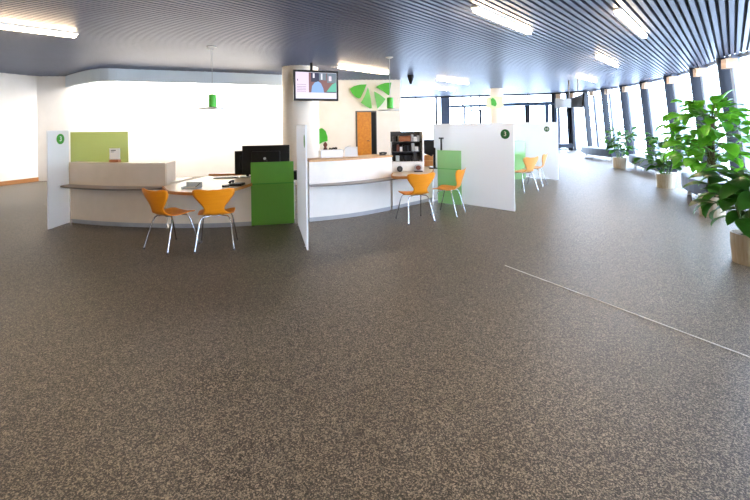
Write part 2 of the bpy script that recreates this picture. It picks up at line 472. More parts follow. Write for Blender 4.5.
# columns
c1 = PZ(301, 260, 0); cx = (301 - 375) / FPX * 11.2
col = MB().lathe([(.5, 0), (.5, CEIL + .04)], (cx, 11.2, 0), 64).build('round_column', M['cream'], smooth=True)
struct(col, 'wide round cream column behind the hanging television'); col.name = 'trim_15'
cx2 = PY(496.5, 100, 19).x
col2 = MB().lathe([(.3, 0), (.3, CEIL + .04)], (cx2, 19, 0), 40).build('trim_16', M['cream'], smooth=True)
struct(col2, 'slim round cream column near the far glazing')
# floor joint strip
a, b = PZ(505, 265.5), PZ(765, 363); d = (b - a).normalized(); q = Vector((d.y, -d.x, 0)) * .0055
struct(MB().slab([a - q, b - q, b + q, a + q], (0, 0, 1), .003).build('trim_17', M['strip']), 'thin pale metal joint strip across the carpet')
# door in the cream wall
wd = (LEFT[0] - LEFT[1]).normalized(); wn = Vector((wd.y, -wd.x))         # wn faces the camera
def on_wall(px):
    k = (px - 375) / FPX; t = (k * LEFT[1].y - LEFT[1].x) / (wd.x - k * wd.y)
    return LEFT[1] + wd * t
def wallbox(px0, px1, z0, z1, d0, d1, m, name, parent=None):
    a, b = on_wall(px0), on_wall(px1)
    return MB().prism([a + wn * d0, b + wn * d0, b + wn * d1, a + wn * d1], z0, z1).build(name, m, parent, bevel=.004)
dr = struct(wallbox(355.6, 376.6, 0, 2.08, .002, .03, M['doorframe'], 'door_1'), 'wooden door in a dark frame, standing ajar')
wallbox(357.3, 371, .01, 2.03, .031, .06, M['doorwood'], 'door_leaf', dr)
wallbox(371.3, 375.8, .01, 2.03, .031, .04, M['black'], 'door_gap', dr)
hp = on_wall(369.6); MB().tube([(hp.x, hp.y - .05, 1.0), (hp.x, hp.y - .1, 1.0), (hp.x - .1, hp.y - .1, 1.0)], .012).build('door_handle', M['chrome'], dr)
struct(wallbox(320, 355, .0, .1, .002, .02, M['board'], 'baseboard_back'), 'skirting of the cream wall')


# ---------------------------------------------------------------- emblem, signs, badges
def px_poly(pts, Y, m, name, t=.03, parent=None):
    return MB().slab([PY(x, y, Y) for x, y in pts], (0, 1, 0), t).build(name, m, parent)
def zc(x, y, s=750 / 70): return (340 + x / s, 75 + y / s)
def smoothpoly(P, n=5):
    P = [Vector(p) for p in P]; out = []; N_ = len(P)
    for i in range(N_):
        a, b, c, d = P[i - 1], P[i], P[(i + 1) % N_], P[(i + 2) % N_]
        for k in range(n):
            t = k / n; out.append(tuple(.5 * ((2 * b) + (c - a) * t + (2 * a - 5 * b + 4 * c - d) * t * t + (3 * b - a - 3 * c + d) * t ** 3)))
    return out
def densify(P): return [tuple(p) for p in P]
em = thing('wall_emblem', 'large green leaf emblem in four pieces mounted above the wooden door', 'emblem', PY(370, 97, 14.2))
Yw = 14.28
px_poly([zc(*p) for p in ((105, 148), (150, 120), (215, 103), (285, 100), (258, 165), (222, 240), (205, 252), (170, 238), (132, 200))], Yw, M['signgreen'], 'emblem_leaf', parent=em)
px_poly([zc(*p) for p in ((298, 132), (312, 170), (325, 230), (336, 300), (342, 355), (320, 358), (280, 335), (222, 295), (245, 262), (270, 215), (285, 170))], Yw, M['signpale'], 'emblem_leaf', parent=em)
px_poly([zc(*p) for p in ((365, 175), (420, 205), (488, 258), (460, 300), (430, 335), (400, 362), (388, 300), (372, 230))], Yw, M['signpale'], 'emblem_leaf', parent=em)
px_poly([zc(*p) for p in ((383, 130), (430, 102), (480, 86), (550, 80), (542, 130), (528, 215), (515, 215), (460, 172), (420, 148))], Yw, M['signgreen'], 'emblem_leaf', parent=em)
lw = px_poly([(319, 129), (322, 128), (325.5, 131), (327.5, 137), (327.5, 141), (323, 142), (319, 144.5)], 14.22, M['signgreen'], 'leaf_sign')
tag(lw, 'small bright green leaf shape on the cream wall right of the round column', 'sign')
s1 = thing('column_sign', 'pale card with a green leaf mounted on the slim far column', 'sign', PY(495, 102, 18.6))
px_poly([(486.5, 97), (503.5, 96.5), (503.5, 108), (486.5, 108.5)], 18.62, M['signcard'], 'card', parent=s1)
px_poly([(491, 99), (493, 97.8), (495.5, 100), (496.8, 104), (495.5, 106.5), (491.5, 105)], 18.59, M['signgreen'], 'leaf', .02, parent=s1)


def text_mesh(txt, size, M4, m, name, parent):
    c = bpy.data.curves.new(name, 'FONT'); c.body = txt; c.size = size; c.extrude = .001; c.align_x = 'CENTER'; c.align_y = 'CENTER'
    o = bpy.data.objects.new(name, c); COL.objects.link(o)
    dg = bpy.context.evaluated_depsgraph_get(); dg.update()
    me = bpy.data.meshes.new_from_object(o.evaluated_get(dg)); bpy.data.objects.remove(o)
    me.transform(M4); me.materials.clear(); me.materials.append(m)
    r = bpy.data.objects.new(name, me); COL.objects.link(r)
    if parent: r.parent = parent
    return r


def partition(a, b, h, badges, label, t=.02):
    """free-standing white panel from plan point a (near) to b (far); badges: (fraction, z, r, text, mat, side)"""
    a, b = Vector(a), Vector(b); d = (b - a).normalized(); nn = Vector((d.y, -d.x))
    th = thing('partition_panel', label, 'partition', (a.x, a.y, 0), 'white partition panels along the counter')
    MB().prism([a + nn * t / 2, b + nn * t / 2, b - nn * t / 2, a - nn * t / 2], 0.012, h).build('panel', M['frosted'], th)
    for fr in (.12, .88):
        c = a.lerp(b, fr); MB().lathe([(.03, 0), (.03, .012)], (c.x, c.y, 0), 12).build('foot', M['chrome'], th)
    for dist, z, r, txt, m, side in badges:
        c = a + d * dist + nn * side * (t / 2 + .001); n3 = Vector((nn.x, nn.y, 0)) * side
        # local frame: x to the viewer's right along the panel, y up, z outward
        xr = Vector((0, 0, 1)).cross(n3).normalized()
        vs = [Vector((c.x, c.y, z)) + xr * math.cos(2 * PI * k / 32) * r + Vector((0, 0, 1)) * math.sin(2 * PI * k / 32) * r for k in range(32)]
        disc = MB().slab(vs, n3, .003).build('number_badge', m, th)
        if txt:
            M4 = Matrix((xr, Vector((0, 0, 1)), n3)).transposed().to_4x4()
            M4.translation = Vector((c.x, c.y, z)) + n3 * .0045 - th.location
            text_mesh(txt, r * 1.35, M4, M['white'], 'numeral', disc)
    return th
# ---------------------------------------------------------------- counter line
ARC = spline([(-5.3, 6.80), (-4.4, 6.52), (-3.57, 6.36), (-2.76, 6.30), (-2.04, 6.38), (-1.22, 6.56), (-.43, 6.88), (.375, 7.5), (1.23, 8.33), (2.1, 9.4), (3.0, 10.8), (3.75, 12.3)], 8)
partition((-5.17, 6.30), (-5.19, 6.76), 1.565, [(.27, 1.425, .085, '3', M['badge'], 1)], 'white frosted panel closing the left end of the counter, green badge at its top')
partition((-.875, 5.07), (-1.27, 6.5), 1.6, [(.12, 1.39, .085, '', M['badge'], -1)], 'tall white panel standing out edge-on beside the dark green glass screen')
pB = PZ(515, 212); pB2 = PZ(434, 200)
partition(pB.xy, pB2.xy, 1.585, [(.16, 1.385, .088, '3', M['badgedark'], -1)], 'large white panel to the right of the second pair of chairs, dark green badge')
pD = PZ(558.5, 180); partition(pD.xy, (3.75, 12.25), 1.585, [(.30, 1.39, .075, '10', M['badgedark'], -1)], 'farthest white panel behind the last two pale wooden chairs')


def counter_front(name, label, x0, x1, low_top, m_front, extra=None):
    L = clipx(ARC, x0, x1); c = L[len(L) // 2]
    th = thing(name, label, 'counter', (c.x, c.y, 0))
    MB().strip(offset(L, 0), offset(L, -.03), .07, low_top).build('front_panel', m_front, th, smooth=True)
    MB().strip(offset(L, -.01), offset(L, -.04), 0, .07).build('plinth', M['plinth'], th, smooth=True)
    return th, L
def rounded(L0, L1):
    return L0 + L1[::-1]
# left high counter
th, L = counter_front('reception_counter', 'high reception counter, shade put into its colour, with a dark ledge at the left end', -5.16, -3.34, .60, M['shaded'])
Ls = clipx(ARC, -5.16, -3.32)
MB().strip(offset(Ls, .02), offset(Ls, -.01), .66, 1.02).build('upper_screen', M['shaded'], th, smooth=True)
MB().strip(offset(Ls, .0), offset(Ls, -.02), .60, .66).build('screen_rail', M['ledge'], th, smooth=True)
e = Ls[-1]; MB().prism([(e.x - .02, e.y), (e.x + .01, e.y), (e.x - .07, e.y + .45), (e.x - .10, e.y + .45)], .07, 1.025).build('end_panel', M['shaded'], th, bevel=.006)
Lf = offset(Ls, .30); Lb = offset(Ls, -.02); k = len(Lf)
taper = [Lb[i].lerp(Lf[i], .35 + .65 * math.sin(PI * min(1, (i + 1.5) / k * .9)) ** .6) for i in range(k)]
MB().strip(taper, Lb, .635, .66).build('ledge', M['ledge'], th, smooth=True)
MB().strip(offset(Ls, -.012), offset(Ls, -.75), .67, .70).build('worktop', M['desktop'], th)
MB().strip(offset(Ls, .02), offset(Ls, -.14), 1.02, 1.028).build('screen_cap', M['shaded'], th)
# middle low desk
th, L = counter_front('reception_desk', 'low curved desk with a wooden edge between the left counter and dark green screen', -3.29, -1.33, .645, M['halfshaded'])
front = spline([(-3.27, 6.16), (-2.95, 5.72), (-2.6, 5.56), (-2.3, 5.56), (-2.08, 5.85), (-2.0, 6.2), (-1.98, 6.40)], 5) + [p + Vector((0, .03)) for p in clipx(ARC, -1.9, -1.35)]
back = spline([(-3.1, 7.42), (-2.7, 7.42), (-2.1, 7.5), (-1.4, 7.4)], 5)
MB().prism(rounded(front, back), .652, .685).build('worktop', M['desktop'], th)
MB().strip(front[:31], offset(front[:31], .02), .648, .69).build('front_edging', M['woodedge'], th, smooth=True)
MB().strip(back, offset(back, -.05), .645, .715).build('back_edging', M['woodedge'], th, smooth=True)
for lx, ly in ((-2.75, 7.2), (-1.5, 7.25)): MB().tube([(lx, ly, 0), (lx, ly, .65)], .03, 12).build('leg', M['chrome'], th)
# right high counter
th, L = counter_front('reception_counter', 'white high reception counter with a pale wooden top right of the edge-on panel', -1.1, .27, .60, M['counter'])
Ls = clipx(ARC, -1.1, .29)
MB().strip(offset(Ls, .02), offset(Ls, -.01), .62, .99).build('upper_screen', M['counter'], th, smooth=True)
MB().strip(offset(Ls, .05), offset(Ls, -.45), .99, 1.015).build('wooden_top', M['wood'], th)
Lf = offset(Ls, .28); Lb = offset(Ls, -.02); k = len(Lf)
MB().strip([Lb[i].lerp(Lf[i], .3 + .7 * math.sin(PI * min(1, (i + 1) / k * .8)) ** .6) for i in range(k)], Lb, .60, .622).build('ledge', M['ledge'], th, smooth=True)
e0, e1 = Ls[-1], Ls[0]
MB().prism([(e0.x - .03, e0.y + .05), (e0.x, e0.y + .05), (e0.x - .25, e0.y + .42), (e0.x - .28, e0.y + .42)], .0, .99).build('end_panel', M['counter'], th)
MB().prism([(e1.x, e1.y + .05), (e1.x + .03, e1.y + .05), (e1.x - .1, e1.y + .4), (e1.x - .13, e1.y + .4)], .0, .99).build('end_panel', M['counter'], th)
# right low desk
th, L = counter_front('reception_desk', 'low curved desk with an orange wooden edge below the white shelf unit', .31, 1.17, .645, M['counter'])
front = spline([(.32, 7.40), (.30, 6.99), (.5, 6.92), (.72, 6.97), (1.0, 7.35), (1.13, 7.9), (1.15, 8.3)], 5)
back = spline([(.12, 8.0), (.18, 8.5), (.6, 8.8), (1.1, 8.8)], 8)
MB().prism(rounded(front, back), .652, .685).build('worktop', M['desktop'], th)
MB().strip(front, offset(front, .02), .645, .69).build('front_edging', M['woodedge'], th, smooth=True)
for lx, ly in ((.45, 8.6), (1.05, 8.7)): MB().tube([(lx, ly, 0), (lx, ly, .65)], .03, 12).build('leg', M['chrome'], th)
# far counter behind the large panel
th, L = counter_front('reception_counter', 'far reception counter hidden behind the large white panel', 2.0, 3.72, 1.0, M['counter'])
MB().strip(offset(L, .03), offset(L, -.5), 1.0, 1.025).build('wooden_top', M['wood'], th)


# glass screens
def glass_screen(name, label, pts, z0, z1, m, seam=None, group=None):
    """thin glass sheet following a plan line"""
    c = pts[len(pts) // 2]
    th = thing(name, label, 'screen', (c.x, c.y, 0), group)
    MB().strip(offset(pts, .006), offset(pts, -.006), z0, z1).build('glass_sheet', m, th)
    if seam: MB().strip(offset(pts, .010), offset(pts, .006), seam, seam + .012).build('seam_rail', M['badge'], th)
    for p in (pts[0].lerp(pts[1], .5), pts[-1].lerp(pts[-2], .5)): MB().lathe([(.02, z0 - .012), (.02, z0)], (p.x, p.y, 0), 10).build('foot', M['chrome'], th)
    return th
seg = offset(clipx(ARC, -1.99, -1.34), .03)
glass_screen('green_glass_screen', 'dark green glass screen in front of the black monitors', seg, .012, 1.015, M['green'], .665)
seg = [Vector(PZ(437.4, 201.5).xy), Vector(PZ(449, 200.8).xy), Vector(PZ(461, 200).xy)]
seg = [PZ(437.4, 202.5).xy, PZ(461, 199.8).xy]; seg = [Vector(p) for p in seg]; seg = [seg[0], seg[0].lerp(seg[1], .5), seg[1]]
# keep it just in front of the large panel
a, b = seg[0], seg[-1]
a = PY(437.4, 150, 8.0).xy; b = PY(461, 150, 7.72).xy
seg = [a, a.lerp(b, .5), b]
glass_screen('green_glass_screen', 'light green glass screen beside the second pair of chairs', seg, .012, 1.06, M['greenlight'], .69)
glass_screen('green_glass_screen', 'pale green glass screen beside the farthest two chairs', [Vector((3.5, 11.0)), Vector((3.85, 11.05)), Vector((4.16, 11.1))], .012, 1.08, M['greenlight'])
th = glass_screen('lime_glass_screen', 'yellow-green glass screen standing behind the left counter', [Vector((-5.42, 7.12)), Vector((-4.8, 7.08)), Vector((-4.36, 7.06))], .712, 1.53, M['lime'])

# ---------------------------------------------------------------- chairs
def make_chair(label, shell):
    th = thing('dining_chair', label, 'chair')
    # centreline of the one-piece shell (y forward, z up): seat front -> back top
    prof = [(.23, .425), (.20, .445), (.12, .450), (.0, .442), (-.10, .440), (-.165, .462), (-.20, .505), (-.222, .56), (-.245, .64), (-.268, .72), (-.285, .785), (-.290, .80)]
    half = [.160, .205, .225, .228, .215, .160, .125, .130, .188, .245, .250, .222]
    pts = spline(prof, 4); hs = spline([(h, 0) for h in half], 4)
    mb = MB(); K = 13; vs = []
    for i, p in enumerate(pts):
        h = hs[i].x; t = i / (len(pts) - 1)
        back = max(0, min(1, (t - .5) / .2))
        for k in range(K):
            u = -1 + 2 * k / (K - 1); x = u * h
            tp = max(0, min(1, (t - .72) / .28)); dz = (1 - back) * .016 * (u * u) + tp * .02 * (math.cos((1 - abs(u)) * PI * 1.25) * .5 - (1 if abs(u) > .9 else 0) * .3); dy = back * .035 * (u * u) * (h / .2)
            vs.append((x, p.x + dy, p.y + dz))
    nP = len(pts)
    fs = [(i * K + k, i * K + k + 1, (i + 1) * K + k + 1, (i + 1) * K + k) for i in range(nP - 1) for k in range(K - 1)]
    mb.add(vs, fs)
    o = mb.build('seat_shell', M[shell], th, smooth=True)
    s = o.modifiers.new('thick', 'SOLIDIFY'); s.thickness = .011; s.offset = 0
    for sx in (-1, 1):
        for (y0, y1, nm) in ((.10, .235, 'leg'), (-.10, -.235, 'leg')):
            MB().tube([(sx * .06, y0 * .6, .425), (sx * .15, y0 * 1.1, .418), (sx * .175, y0 * 1.25, .395), (sx * .19, y0 * 1.4, .35), (sx * .235, y1, .012)], .0085, 10).build(nm, M['chrome'], th, smooth=True)
            MB().lathe([(.013, 0), (.013, .02)], (sx * .235, y1, 0), 10).build('foot_cap', M['dark'], th)
    MB().lathe([(.09, .418), (.09, .432)], (0, 0, 0), 20).build('mount_plate', M['chrome'], th)
    return th
ch = make_chair('orange plywood chair seen half from behind, leftmost at the curved desk', 'plywood')
G1 = 'orange chairs at the counter'
ch['group'] = G1
ch.location = (-2.74, 5.36, 0); ch.rotation_euler = (0, 0, math.radians(-27))
dup(ch, (-2.13, 5.34, 0), math.radians(14), 'orange plywood chair seen square from behind, next to the dark green screen')
dup(ch, (.64, 6.62, 0), math.radians(22), 'orange plywood chair seen from behind in front of the white shelf unit')
c4 = dup(ch, (1.27, 7.05, 0), math.radians(60), 'orange plywood chair turned sideways beside the light green screen')
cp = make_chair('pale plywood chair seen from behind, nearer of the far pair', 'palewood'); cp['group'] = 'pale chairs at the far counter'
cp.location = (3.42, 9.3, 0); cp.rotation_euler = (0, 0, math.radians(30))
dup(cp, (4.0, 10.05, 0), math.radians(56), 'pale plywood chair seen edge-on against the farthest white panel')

# ---------------------------------------------------------------- lights
def ceiling_light(px0, py0, px1, py1, label, w=.095):
    a = PZ(px0, py0, CEIL - .07).xy; b0 = PZ(px1, py1, CEIL - .07).xy
    L = min(3.2, max(.9, (b0 - a).dot(D))); a = a; b = a + D * L; q = NR * w / 2; c = (a + b) / 2
    th = thing('ceiling_light', label, 'ceiling light', (c.x, c.y, CEIL), 'slim strip lights on the ribbed ceiling')
    q2 = q * .8
    MB().prism([a - q, b - q, b + q, a + q], CEIL - .025, CEIL).build('housing', M['lampbody'], th)
    i0, i1 = a + D * .03, b - D * .03
    MB().prism([i0 - q2, i1 - q2, i1 + q2, i0 + q2], CEIL - .075, CEIL - .026).build('diffuser', M['lamp'], th, bevel=.015)
ceiling_light(-28, 24.5, 77, 38, 'strip light at the far left edge of the ceiling', .13)
def fill_lamp_at(x, y, label):
    a = Vector((x, y)); p = a + D * 1.5; q0 = (a, p)
    th = thing('ceiling_light', label, 'ceiling light', ((a.x + p.x) / 2, (a.y + p.y) / 2, CEIL), 'slim strip lights on the ribbed ceiling')
    q = NR * .05
    MB().prism([a - q, p - q, p + q, a + q], CEIL - .025, CEIL).build('housing', M['lampbody'], th)
    MB().prism([a - q * .8, p - q * .8, p + q * .8, a + q * .8], CEIL - .075, CEIL - .026).build('diffuser', M['lamp'], th, bevel=.015)
for x_, y_, w_ in ((-.6, 1.0, 'straight above the camera'), (-4.2, .6, 'above the left foreground'), (-1.6, -2.6, 'behind the camera'), (-5.4, -2.8, 'behind the camera at the left'), (3.0, -.8, 'behind the camera at the right')):  # added lamps out of view, to warm and brighten the foreground
    fill_lamp_at(x_, y_, 'added strip light outside the picture, ' + w_)
ceiling_light(474, 11, 533, 34, 'biggest strip light, nearest above the large white panel')
ceiling_light(617, 13, 646, 38, 'strip light nearest the windows at the right')
ceiling_light(597, 58, 617, 67, 'short-looking strip light above the potted plants, behind the nearest ones')
ceiling_light(577, 77, 598, 82, 'small strip light just above the hanging screens')
ceiling_light(437, 80, 475, 83.5, 'faint strip light left of the slim far column')
ceiling_light(421, 87.5, 460, 90.5, 'farthest faint strip light above the far glazing')
ceiling_light(338, 68, 392, 74, 'strip light right of the television, above the emblem')


def pendant(px, py_top, Y, zdisc, label):
    c = PY(px, 100, Y); x = c.x
    th = thing('pendant_lamp', label, 'pendant lamp', (x, Y, CEIL), 'green pendant lamps over the counter')
    MB().lathe([(.03, -.035), (.09, -.012), (.09, 0)], (x, Y, CEIL), 24).build('canopy', M['lampbody'], th, smooth=True)
    MB().tube([(x, Y, CEIL - .03), (x, Y, zdisc + .32)], .006, 8).build('cord', M['silver'], th)
    MB().lathe([(.055, .31), (.072, .305), (.075, .29), (.075, .05), (.06, .04)], (x, Y, zdisc), 28).build('lamp_body', M['signgreen'], th, smooth=True)
    MB().lathe([(.06, .05), (.14, .045), (.285, .02), (.29, .0), (.27, -.004), (.05, .0)], (x, Y, zdisc), 40).build('shade_disc', M['white'], th, smooth=True)
    MB().lathe([(.05, .018), (.045, -.005), (.01, -.012)], (x, Y, zdisc), 20).build('bulb', M['lampbody'], th, smooth=True)
    return th
pendant(212.5, 48, 8.05, 1.94, 'green pendant lamp with a flat white disc hanging over the left desk')
pendant(390, 60, 9.6, 1.92, 'green pendant lamp with a white disc in front of the leaf emblem')
p = PZ(407, 80, CEIL)
tag(MB().lathe([(.10, 0), (.11, -.06), (.08, -.16), (.03, -.30)], (p.x, 13.2, CEIL), 20).build('ceiling_spotlight', M['black'], smooth=True), 'small black cone-shaped spotlight on the ceiling right of the emblem', 'spotlight')

# ---------------------------------------------------------------- television on the column
tv = thing('television', 'television with a black frame hanging in front of the wide round column', 'television', PY(316, 85, 10.25))
Ya, Yb = 10.0, 10.5
P0, P1, P2, P3 = PY(293.8, 100.8, Ya), PY(338.6, 101.0, Yb), None, None
xa = P0.x; xb = P1.x; z0 = 2.19; zt = 2.93
d = Vector((xb - xa, Yb - Ya, 0)); W = d.length; d.normalize(); nb = Vector((-d.y, d.x, 0))     # nb points away from camera
z0 = PY(293.8, 100.5, Ya).z; zt = PY(293.8, 69.3, Ya).z
base = Vector((xa, Ya, 0))
def tvp(u, v, off=0): return base + d * (u * W) + Vector((0, 0, z0 + (zt - z0) * v)) + nb * off
def tvq(u0, v0, u1, v1, off, t): return MB().slab([tvp(u0, v0, off), tvp(u1, v0, off), tvp(u1, v1, off), tvp(u0, v1, off)], nb, t)
tvq(0, 0, 1, 1, 0.004, .06).build('casing', M['black'], tv, bevel=.006)
def em_mat(name, rgb, e=1.0): return mat(name, (10, 10, 10), .2, emit=(rgb, e * .34), spec=.1)
TV = [em_mat('screen_white', (226, 224, 240)), em_mat('screen_dark', (58, 64, 88)), em_mat('screen_rose', (128, 92, 96)), em_mat('screen_blue', (138, 176, 226)), em_mat('screen_green', (96, 186, 164)), em_mat('screen_text', (120, 116, 140)), em_mat('screen_lilac', (232, 214, 236)), em_mat('screen_bluegrey', (112, 128, 142))]
s = MB()
def q(u0, v0, u1, v1, k, off=0.0):
    s.k = k; pts = [tvp(u0, v0, off), tvp(u1, v0, off), tvp(u1, v1, off), tvp(u0, v1, off)]
    s.add(pts, [(0, 1, 2, 3)])
def pg(pts, k, off): s.k = k; s.add([tvp(u, v, off) for u, v in pts], [tuple(range(len(pts)))])
q(.045, .07, .955, .93, 0, .003)
q(.05, .26, .33, .92, 6, .002)
for v in (.30, .35, .40, .45, .52): q(.07, v, .27, v + .012, 5, .001)
q(.33, .27, .95, .92, 2, .002)
q(.38, .62, .56, .92, 1, .0015); q(.56, .68, .72, .92, 7, .0015); q(.42, .75, .46, .9, 0, .0012); q(.60, .7, .635, .9, 0, .0012); q(.74, .6, .95, .92, 7, .0015); q(.78, .66, .84, .82, 6, .0012)
pg([(.38, .27), (.40, .48), (.46, .60), (.54, .64), (.60, .58), (.65, .42), (.67, .27)], 3, .001)
pg([(.46, .64), (.46, .74), (.50, .79), (.55, .74), (.55, .64)], 1, .001)
pg([(.72, .30), (.80, .45), (.86, .56), (.95, .62), (.95, .27), (.80, .27)], 4, .001)
q(.70, .27, .95, .30, 1, .0008)
q(.08, .64, .095, .70, 1, .001)
s.build('screen', TV, tv, fix=False)
mt = tvp(.42, .5, .115)
MB().tube([(mt.x, mt.y, CEIL), (mt.x, mt.y, 2.45)], .035, 12).box((mt.x - .12, mt.y - .05, 2.35), (mt.x + .12, mt.y + .02, 2.65)).build('ceiling_mount', M['black'], tv)

# two screens back to back near the far windows
def hung(px0, y0, px1, y1, px2, m0, label, Y, Y1):
    A0 = PY(px0, y0, Y); B0 = PY(px1, y1, Y1); h = .42
    return A0, B0
th = thing('hanging_screen', 'grey-backed screen hanging from a ceiling pole by the far windows', 'screen', PY(564, 103, 15.0))
MB().slab([PY(555.5, 98.3, 15.0), PY(571.5, 98.8, 15.4), PY(571.5, 107.6, 15.4), PY(555.5, 108, 15.0)], (0, 1, 0), .05).build('casing', M['screenback'], th)
p0 = PY(569, 100, 15.6); MB().tube([(p0.x, 15.6, CEIL), (p0.x, 15.6, 2.25)], .03, 10).build('pole', M['dark'], th)
th = thing('hanging_screen', 'black hanging screen turned sideways right of the grey-backed one', 'screen', PY(578, 102, 14.8))
MB().slab([PY(572.8, 98.5, 14.9), PY(584.5, 93.5, 13.9), PY(583.5, 108.0, 13.9), PY(572.8, 107.5, 14.9)], (-.6, .8, 0), .06).build('casing', M['black'], th)
p1 = PY(578, 100, 14.6); MB().tube([(p1.x, 14.6, CEIL), (p1.x, 14.6, 2.6)], .02, 8).build('pole', M['dark'], th)

# ---------------------------------------------------------------- desk things
def monitor(px, Y, w, h, zb, rz, label, logo=True, desk=.685):
    c = PY(px, 150, Y); o = thing('computer_monitor', label, 'monitor', (c.x, Y, desk), 'black monitors behind the dark green screen')
    R = Matrix.Rotation(rz, 3, 'Z')
    def T(mb):
        mb.v = [R @ v + Vector((c.x, Y, 0)) for v in mb.v]; return mb
    T(MB().box((-w / 2, 0, zb), (w / 2, .04, zb + h))).build('casing', M['black'], o, bevel=.006)
    T(MB().box((-w * .3, -.035, zb + h * .2), (w * .3, 0, zb + h * .8))).build('back_cover', M['black'], o, bevel=.012)
    T(MB().box((-w / 2 + .012, .041, zb + .012), (w / 2 - .012, .043, zb + h - .012))).build('screen', M['dark'], o)
    T(MB().tube([(0, -.05, desk + .01), (0, -.05, zb + h * .5)], .025, 12)).build('stand', M['black'], o)
    T(MB().lathe([(.13, desk + .001), (.13, desk + .012)], (0, -.03, 0), 28)).build('base', M['black'], o)
    if logo:
        T(MB().slab([(.03 * math.cos(t * PI / 8) * .8 - .02, -.037, zb + h * .55 + .022 * math.sin(t * PI / 8)) for t in range(16)], (0, 1, 0), .002)).build('maker_mark', M['silver'], o)
    return o
monitor(266, 6.95, .80, .50, .755, math.radians(9), 'large black monitor seen from behind, right one of the pair on the desk')
monitor(247, 7.22, .42, .42, .73, math.radians(25), 'black monitor partly hidden at the left of the larger one', False)
def box_thing(name, label, cat, a, b, m, rz=0, group=None, bev=.004):
    o = MB().box(a, b, rz).build(name, m, bevel=bev); return tag(o, label, cat, group)
# phone
c = PZ(236, 185, .69)
th = thing('desk_phone', 'black desk telephone with its handset left of the green screen', 'telephone', (c.x, c.y, .686))
MB().slab([(c.x - .1, c.y - .09, .686), (c.x + .11, c.y - .09, .686), (c.x + .11, c.y + .1, .686), (c.x - .1, c.y + .1, .686)], (0, 0, 1), .03).build('phone_body', M['black'], th, bevel=.006)
MB().tube([(c.x - .07, c.y - .07, .735), (c.x - .07, c.y - .05, .75), (c.x - .07, c.y + .06, .75), (c.x - .07, c.y + .08, .735)], [.022, .016, .016, .022], 10).build('handset', M['black'], th, smooth=True)
c = PZ(225.5, 186.5, .69)
box_thing('card_reader', 'small black device on the desk left of the telephone', 'card reader', (c.x - .05, c.y - .05, .686), (c.x + .05, c.y + .05, .715), M['black'], .4)
c = PZ(192, 188, .69)
th = thing('acrylic_tray', 'clear tray with small leaflets near the left end of the curved desk', 'tray', (c.x, c.y, .686))
MB().box((c.x - .12, c.y - .08, .686), (c.x + .12, c.y + .08, .69)).box((c.x - .12, c.y + .075, .69), (c.x + .12, c.y + .08, .77)).box((c.x - .12, c.y - .08, .69), (c.x - .115, c.y + .08, .72)).box((c.x + .115, c.y - .08, .69), (c.x + .12, c.y + .08, .72)).build('tray', M['silver'], th)
MB().box((c.x - .09, c.y - .05, .692), (c.x + .06, c.y + .05, .702)).build('leaflets', M['paper'], th)
MB().tube([(c.x + .05, c.y, .70), (c.x + .12, c.y + .01, .76)], .005, 6).build('pen', M['black'], th)
c = PZ(209, 178, .69)
box_thing('keyboard', 'low dark keyboard at the back edge of the curved desk', 'keyboard', (c.x + .1, c.y - .07, .686), (c.x + .5, c.y + .07, .705), M['dark'])
# black box right of the green glass
c = PY(294.5, 178, 6.75)
box_thing('equipment_box', 'small black box on the desk between green screen and edge-on panel', 'box', (c.x - .06, 6.68, .686), (c.x + .09, 6.85, .83), M['black'])
# brochure holder on left counter
c = PY(115, 155, 6.62)
th = thing('leaflet_stand', 'white leaflet standing on a small brown base on the left counter', 'leaflet stand', (c.x, 6.6, 1.028))
MB().box((c.x - .075, 6.58, 1.028), (c.x + .075, 6.66, 1.075)).build('base', M['brown'], th, bevel=.004)
MB().box((c.x - .085, 6.61, 1.075), (c.x + .085, 6.622, 1.26)).build('leaflet', M['paper'], th)
MB().box((c.x - .06, 6.607, 1.215), (c.x + .02, 6.6095, 1.23)).box((c.x - .06, 6.607, 1.195), (c.x - .01, 6.6095, 1.203)).build('print', M['ink'], th)
# things on the right high counter (top 1.015)
def on_arc(x, back):
    L_ = offset(clipx(ARC, -1.2, .6), -back)
    for a, b in zip(L_, L_[1:]):
        if a.x <= x <= b.x: return a.lerp(b, (x - a.x) / (b.x - a.x))
    return L_[0]
p = PY(330.5, 155, 7.15); px_, py_ = p.x, 7.15
box_thing('printer', 'white box-shaped printer on the wooden counter top', 'printer', (px_ - .2, py_ - .12, 1.0155), (px_ + .2, py_ + .12, 1.155), M['white'], .33, bev=.012)
t0 = (px_ - .09, py_)
th = thing('wooden_figure', 'small reddish brown wooden figure standing on the white printer', 'figurine', (t0[0], t0[1], 1.157))
mb = MB().lathe([(.03, 0), (.032, .02), (.02, .045), (.035, .07), (.038, .09), (.02, .12), (.005, .135)], (t0[0], t0[1], 1.157), 16); mb.build('body', M['red'], th, smooth=True)
MB().lathe([(.035, 0), (.04, .008), (.03, .015)], (t0[0], t0[1], 1.157), 16).build('stand', M['black'], th, smooth=True)
mb = MB(); random.seed(3)
for i in range(7):
    mb.tube([(px_ - .02 + i * .022, py_ + random.uniform(-.04, .02), 1.157), (px_ - .01 + i * .02, py_ + random.uniform(-.03, .03), 1.175 + random.random() * .02)], .011, 6)
tag(mb.build('dark_stones', M['black']), 'little dark stones lying in a row on the printer', 'ornament', kind='stuff')
p = PY(351, 150, 7.3)
th = thing('acrylic_stand', 'clear and white upright stand left of the door', 'display stand', (p.x, 7.3, 1.016))
MB().box((p.x - .11, 7.29, 1.016), (p.x + .12, 7.30, 1.19)).build('sheet', M['frosted'], th)
MB().box((p.x - .12, 7.25, 1.0155), (p.x + .13, 7.34, 1.024)).build('base', M['white'], th)
